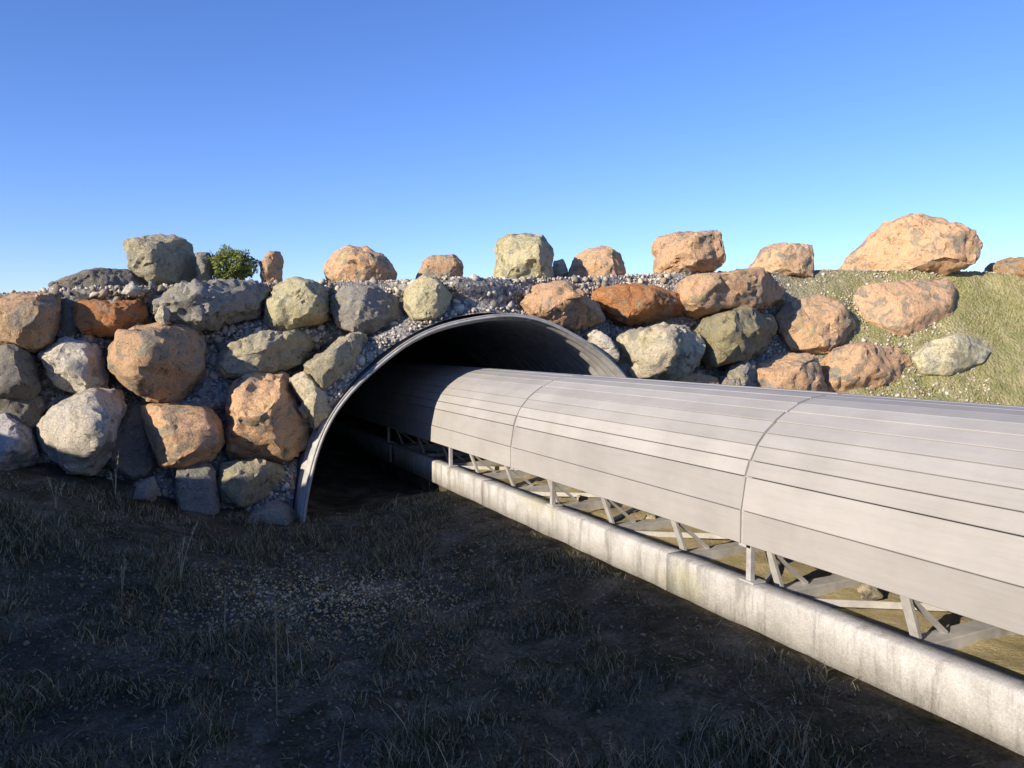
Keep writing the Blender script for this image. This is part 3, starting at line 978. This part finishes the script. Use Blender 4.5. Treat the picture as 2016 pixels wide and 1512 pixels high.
# ------------------------------------------------------------------ grass (stuff) and stalks
def blades(base, hgt, wid, lean, tones):
    n = len(base)
    az = rng.uniform(0, 2 * math.pi, n)
    dirv = np.stack([np.cos(az), np.sin(az), np.zeros(n)], 1)
    la = rng.uniform(0, 2 * math.pi, n)
    lv = np.stack([np.cos(la), np.sin(la), np.zeros(n)], 1) * lean[:, None]
    up = np.array([0, 0, 1.0])
    v = np.zeros((n, 7, 3))
    for k, (h, wk, lk) in enumerate([(0, 1.0, 0), (0.4, 0.85, 0.18), (0.75, 0.55, 0.55)]):
        c = base + up * (h * hgt)[:, None] + lv * (lk * hgt)[:, None]
        v[:, 2 * k] = c - dirv * (wid * wk / 2)[:, None]
        v[:, 2 * k + 1] = c + dirv * (wid * wk / 2)[:, None]
    v[:, 6] = base + up * (0.97 * hgt)[:, None] + lv * hgt[:, None]
    o = (np.arange(n) * 7)[:, None]
    quads = np.concatenate([o + np.array([[0, 1, 3, 2]]), o + np.array([[2, 3, 5, 4]])])
    tris = o + np.array([[4, 5, 6]])
    return v.reshape(-1, 3), quads, tris, np.repeat(tones, 7, axis=0)

gb, gh, gw, gl, gt = [], [], [], [], []
def add_blade(p, h, w_, l, t_):
    gb.append(p); gh.append(h); gw.append(w_); gl.append(l); gt.append(t_)
cnt = 0
while cnt < 62000:
    x, y = rng.uniform(-4.6, 3.4), rng.uniform(1.7, 7.4)
    P = x * N[0] + y * N[1]; S = x * U[0] + y * U[1]
    if P > 2.70 or S > 7.0: continue
    cl = mnoise.fractal(Vector((x * 1.7, y * 1.7, 9.0)), 0.8, 2.0, 4)
    patch = math.exp(-((x + 1.2) / 0.8) ** 2 - ((y - 4.8) / 0.7) ** 2)
    patch += 0.8 * math.exp(-((x - 1.0) / 0.5) ** 2 - ((y - 4.0) / 0.6) ** 2)
    if rng.uniform() > 0.34 + cl * 1.5 - 0.75 * patch: continue
    h = rng.uniform(0.012, 0.058) * (1 + 1.3 * max(0, cl))
    if rng.uniform() > 0.975: h *= 2.3
    if P > 2.2: h *= 0.6
    dry = rng.uniform() < 0.55
    if dry: t_ = np.array([0.34, 0.27, 0.15]) * rng.uniform(0.35, 1.5)
    else: t_ = np.array([0.075, 0.075, 0.03]) * rng.uniform(0.5, 1.5)
    add_blade((x, y, ground_full(x, y) - 0.004), h, rng.uniform(0.003, 0.0065), rng.uniform(0.2, 1.1), t_)
    cnt += 1
for i in range(26000):
    x, y = rng.uniform(-4.6, 3.4), rng.uniform(1.7, 7.4)
    P = x * N[0] + y * N[1]; S = x * U[0] + y * U[1]
    if P > 2.66 or S > 7.0: continue
    k_ = 0.55 + 0.9 * mnoise.fractal(Vector((x * 2.3, y * 2.3, 4.0)), 0.8, 2.0, 4)
    if rng.uniform() > k_: continue
    add_blade((x, y, ground_full(x, y) + 0.003), rng.uniform(0.006, 0.016), rng.uniform(0.002, 0.006), rng.uniform(1.5, 5.0), np.array([0.36, 0.30, 0.19]) * rng.uniform(0.3, 1.4))
v, q, t3, cc = blades(np.array(gb), np.array(gh), np.array(gw), np.array(gl), np.array(gt))
gr = link('grass', np_mesh('grass', v, [q, t3], False, cc), M_GRASS)
tag(gr, 'low dark grass and moss over the shaded ditch floor', 'grass', kind='stuff')

# grass on the bank to the right
gb, gh, gw, gl, gt = [], [], [], [], []
for i in range(16000):
    X = rng.uniform(2.6, 8.5)
    if rng.uniform() > smooth01((X - 2.6) / 2.2): continue
    zc = float(crest_z(X))
    Z = -1.4 + (zc + 1.4) * rng.uniform()
    if mnoise.fractal(Vector((X * 1.4, Z * 1.4, 4)), 0.8, 2, 4) < -0.12: continue
    Y = float(wall_y(X, Z))
    if rng.uniform() < 0.55: t_ = np.array([0.38, 0.34, 0.15]) * rng.uniform(0.6, 1.25)
    else: t_ = np.array([0.19, 0.21, 0.06]) * rng.uniform(0.6, 1.3)
    add_blade((X, Y, Z), rng.uniform(0.02, 0.085), rng.uniform(0.003, 0.007), rng.uniform(0.2, 1.0), t_)
v, q, t3, cc = blades(np.array(gb), np.array(gh), np.array(gw), np.array(gl), np.array(gt))
gr2 = link('bank_grass', np_mesh('bank_grass', v, [q, t3], False, cc), M_GRASS)
tag(gr2, 'short dry grass on the sunny bank at the right', 'grass', kind='stuff')

def on_ground(px, py):
    d = unp(px, py)
    lo, hi = 0.8, 20.0
    for _ in range(40):
        t_ = (lo + hi) / 2
        p = d * t_
        if p[2] < ground_full(p[0], p[1]): hi = t_
        else: lo = t_
    return d * hi

def stalk(px, py, topy, label, lean=0.1, seed=0, head=True, tone=(0.42, 0.36, 0.22), n=3):
    rnd = random.Random(seed)
    b0 = on_ground(px, py)
    hgt = (py - topy) / 1514.0 * b0[1]
    root = empty('grass_stalk', tuple(b0))
    tag(root, label, 'weed', 'dry weed stalks in the ditch')
    vs, fs, cs = [], [], []
    def tube(path, r0, r1, tn):
        b = len(vs)
        for i, p in enumerate(path):
            r = r0 + (r1 - r0) * i / (len(path) - 1)
            for k in range(4):
                a_ = k * math.pi / 2
                vs.append((p[0] + r * math.cos(a_), p[1] + r * math.sin(a_), p[2])); cs.append(tn)
        for i in range(len(path) - 1):
            for k in range(4):
                fs.append((b + i * 4 + k, b + i * 4 + (k + 1) % 4, b + (i + 1) * 4 + (k + 1) % 4, b + (i + 1) * 4 + k))
    tips = []
    for j in range(n):
        a_ = rnd.uniform(0, 6.28); l_ = lean * rnd.uniform(0.6, 1.4)
        h = hgt * (1 if j == 0 else rnd.uniform(0.55, 0.92))
        path = [(l_ * h * (t_ ** 1.7) * math.cos(a_), l_ * h * (t_ ** 1.7) * math.sin(a_), h * t_ - (0.01 if t_ == 0 else 0)) for t_ in np.linspace(0, 1, 7)]
        tube(path, 0.0032, 0.0014, np.array(tone) * rnd.uniform(0.8, 1.2))
        tips.append((path, h))
    for j in range(n):
        sub = slice(j * 28, (j + 1) * 28)
        link('stem', np_mesh('stem', vs[sub], [np.array(fs[j * 24:(j + 1) * 24]) - j * 28], False, np.array(cs[sub])), M_GRASS, root)
    if head:
        for path, h in tips:
            hb, hh, hw, hl, ht = [], [], [], [], []
            for _ in range(34):
                t_ = rnd.uniform(0.68, 1.0)
                i = min(int(t_ * 6), 5); f_ = t_ * 6 - i
                p = np.array(path[i]) * (1 - f_) + np.array(path[i + 1]) * f_
                hb.append(p); hh.append(rnd.uniform(0.012, 0.03)); hw.append(rnd.uniform(0.003, 0.006)); hl.append(rnd.uniform(0.3, 1.0)); ht.append(np.array(tone) * rnd.uniform(0.8, 1.5))
            v, q, t3, cc = blades(np.array(hb), np.array(hh), np.array(hw), np.array(hl), np.array(ht))
            link('seed_head', np_mesh('seed_head', v, [q, t3], False, cc), M_GRASS, root)
    return root

stalk(356, 1150, 1030, 'dry stalk with a pale seed head standing below the upright grey slab', 0.25, 1)
stalk(240, 1180, 1100, 'short dry stalk with a bushy seed head in the dark grass at the left', 0.1, 2)
stalk(228, 985, 888, 'thin dry stalk in front of the gap beside the large pale boulder', 0.15, 3)
stalk(442, 1255, 1150, 'pair of straight pale stalks in the middle of the dark grass', 0.12, 4, False, (0.38, 0.33, 0.21), 2)
stalk(416, 1290, 1215, 'short straight bare stalk left of the pair of pale stalks', 0.06, 5, False, (0.34, 0.29, 0.19), 1)
stalk(545, 1410, 1130, 'tallest bare stalk, rising near the stony patch', 0.08, 6, False, (0.32, 0.27, 0.17), 2)
stalk(570, 1320, 1240, 'bent dry stalk leaning right beside the stony patch', 0.55, 7, False, (0.36, 0.3, 0.19), 3)
stalk(670, 1500, 1430, 'dry stalk close to the lower edge below the stony patch', 0.3, 8, False, (0.34, 0.28, 0.18), 3)
stalk(110, 1000, 940, 'small dry stalk under the large pale boulder', 0.35, 9)

# a tuft of grass along the foot of the kerb
def tuft(px, py, label, seed, n=26, hh=(0.05, 0.15)):
    rnd = random.Random(seed)
    b0 = on_ground(px, py)
    bb, bh, bw, bl, bt = [], [], [], [], []
    for _ in range(n):
        bb.append((rnd.gauss(0, 0.03), rnd.gauss(0, 0.03), -0.01)); bh.append(rnd.uniform(*hh)); bw.append(rnd.uniform(0.002, 0.004)); bl.append(rnd.uniform(0.1, 0.7)); bt.append(np.array((0.24, 0.21, 0.12)) * rnd.uniform(0.6, 1.3))
    v, q, t3, cc = blades(np.array(bb), np.array(bh), np.array(bw), np.array(bl), np.array(bt))
    o = link('grass_tuft', np_mesh('grass_tuft', v, [q, t3], False, cc), M_GRASS)
    o.location = b0
    return tag(o, label, 'grass tuft', 'dry grass tufts at the foot of the kerb')
tuft(1395, 1275, 'dry grass tuft under the kerb nearest to the culvert', 1)
tuft(1440, 1300, 'dry grass tuft under the kerb, second from the culvert', 2)
tuft(1478, 1320, 'dense dry grass tuft under the kerb, third from the culvert', 3, 34)
tuft(1525, 1345, 'dry grass tuft under the kerb, fourth from the culvert', 4)
tuft(1590, 1385, 'thin dry grass tuft under the kerb farthest from the culvert', 5, 14, (0.06, 0.17))
tuft(1160, 1120, 'sparse small grass tuft under the kerb close to the culvert mouth', 6, 22, (0.04, 0.1))

# small stones on the sand seen through the gap below the planks
def sand_stone(px, py, r, label, seed):
    d = unp(px, py)
    t_ = -1.31 / d[2]
    c = d * t_
    rnd = random.Random(seed)
    bm = bmesh.new()
    bmesh.ops.create_icosphere(bm, subdivisions=3, radius=1)
    off = Vector((rnd.uniform(-9, 9), rnd.uniform(-9, 9), 3))
    for v in bm.verts:
        n = 1 + 0.35 * mnoise.fractal(v.co * 1.1 + off, 0.8, 2, 4) + 0.12 * mnoise.cell(v.co * 1.6 + off)
        v.co = Vector((v.co.x * 1.15, v.co.y, v.co.z * 0.85)) * r * n
    for f in bm.faces: f.smooth = True
    me = bpy.data.meshes.new('rock'); bm.to_mesh(me); bm.free()
    o = link('rock', me, M_BOULDER)
    o.location = (c[0], c[1], -1.31 + r * 0.5)
    o.color = (0.48, 0.43, 0.32, 1)
    return tag(o, label, 'rock', 'small rocks on the sand under the gallery')
sand_stone(1712, 1175, 0.05, 'pale angular rock on the sand under the gallery, right of the nearest strut', 1)
sand_stone(1282, 1030, 0.045, 'small pale rock on the sand under the middle of the gallery', 2)
sand_stone(1145, 988, 0.04, 'small pale rock on the sand under the gallery toward the culvert', 3)

# ------------------------------------------------------------------ green bush on the crest
def bush(px, py, wpx, hpx):
    h0 = hit(px, 562, wall_y0)
    Y = h0[1] + 0.25
    d = unp(px, py); d = d / d[1]
    k = Y / 1514.0
    base = d * Y
    base[2] = float(crest_z(base[0])) + 0.02
    root = empty('bush', tuple(base))
    tag(root, 'small round dark green bush on the crest between a grey boulder and the upright stone', 'bush')
    W, H = wpx * k / 2, hpx * k
    vs, fs, cs = [], [], []
    sv, sf, sc = [], [], []
    for i in range(26):
        a_ = rng.uniform(0, 6.28); r = rng.uniform(0, 0.8) * W
        tip = np.array([r * math.cos(a_), r * math.sin(a_), H * rng.uniform(0.6, 0.92)])
        b = len(sv)
        for t_, rad in ((0, 0.007), (0.5, 0.005), (1, 0.002)):
            p = np.array([0, 0, -0.03]) * (1 - t_) + tip * t_
            for q in range(3):
                sv.append((p[0] + rad * math.cos(q * 2.1), p[1] + rad * math.sin(q * 2.1), p[2])); sc.append((0.08, 0.06, 0.04))
        for lvl in range(2):
            for q in range(3):
                sf.append((b + lvl * 3 + q, b + lvl * 3 + (q + 1) % 3, b + (lvl + 1) * 3 + (q + 1) % 3, b + (lvl + 1) * 3 + q))
    for i in range(7500):
        a_ = rng.uniform(0, 6.28); ct = rng.uniform(-0.9, 1); rr_ = rng.uniform(0.35, 1.0) ** 0.5
        stt = math.sqrt(1 - ct * ct)
        lump = 0.86 + 0.4 * mnoise.noise(Vector((math.cos(a_) * stt * 2.3, math.sin(a_) * stt * 2.3, ct * 2.3)))
        p = np.array([W * stt * math.cos(a_), W * 0.9 * stt * math.sin(a_), 0]) * rr_ * lump
        p[2] = H * (0.5 + 0.5 * ct * rr_ * lump)
        s_ = rng.uniform(0.008, 0.017)
        ax = rng.normal(size=3); ax /= np.linalg.norm(ax)
        bx = np.cross(ax, rng.normal(size=3)); bx /= np.linalg.norm(bx)
        b = len(vs)
        for (u_, v_) in ((-1, 0), (0, -0.45), (1, 0), (0, 0.45)):
            vs.append(p + ax * u_ * s_ + bx * v_ * s_)
        tn = np.array((0.15, 0.175, 0.035)) * rng.uniform(0.5, 1.7)
        cs += [tn] * 4
        fs.append((b, b + 1, b + 2, b + 3))
    link('stems', np_mesh('stems', sv, [np.array(sf)], False, np.array(sc)), M_GRASS, root)
    link('foliage', np_mesh('foliage', vs, [np.array(fs)], False, np.array(cs)), M_LEAF, root)
bush(455, 554, 112, 78)
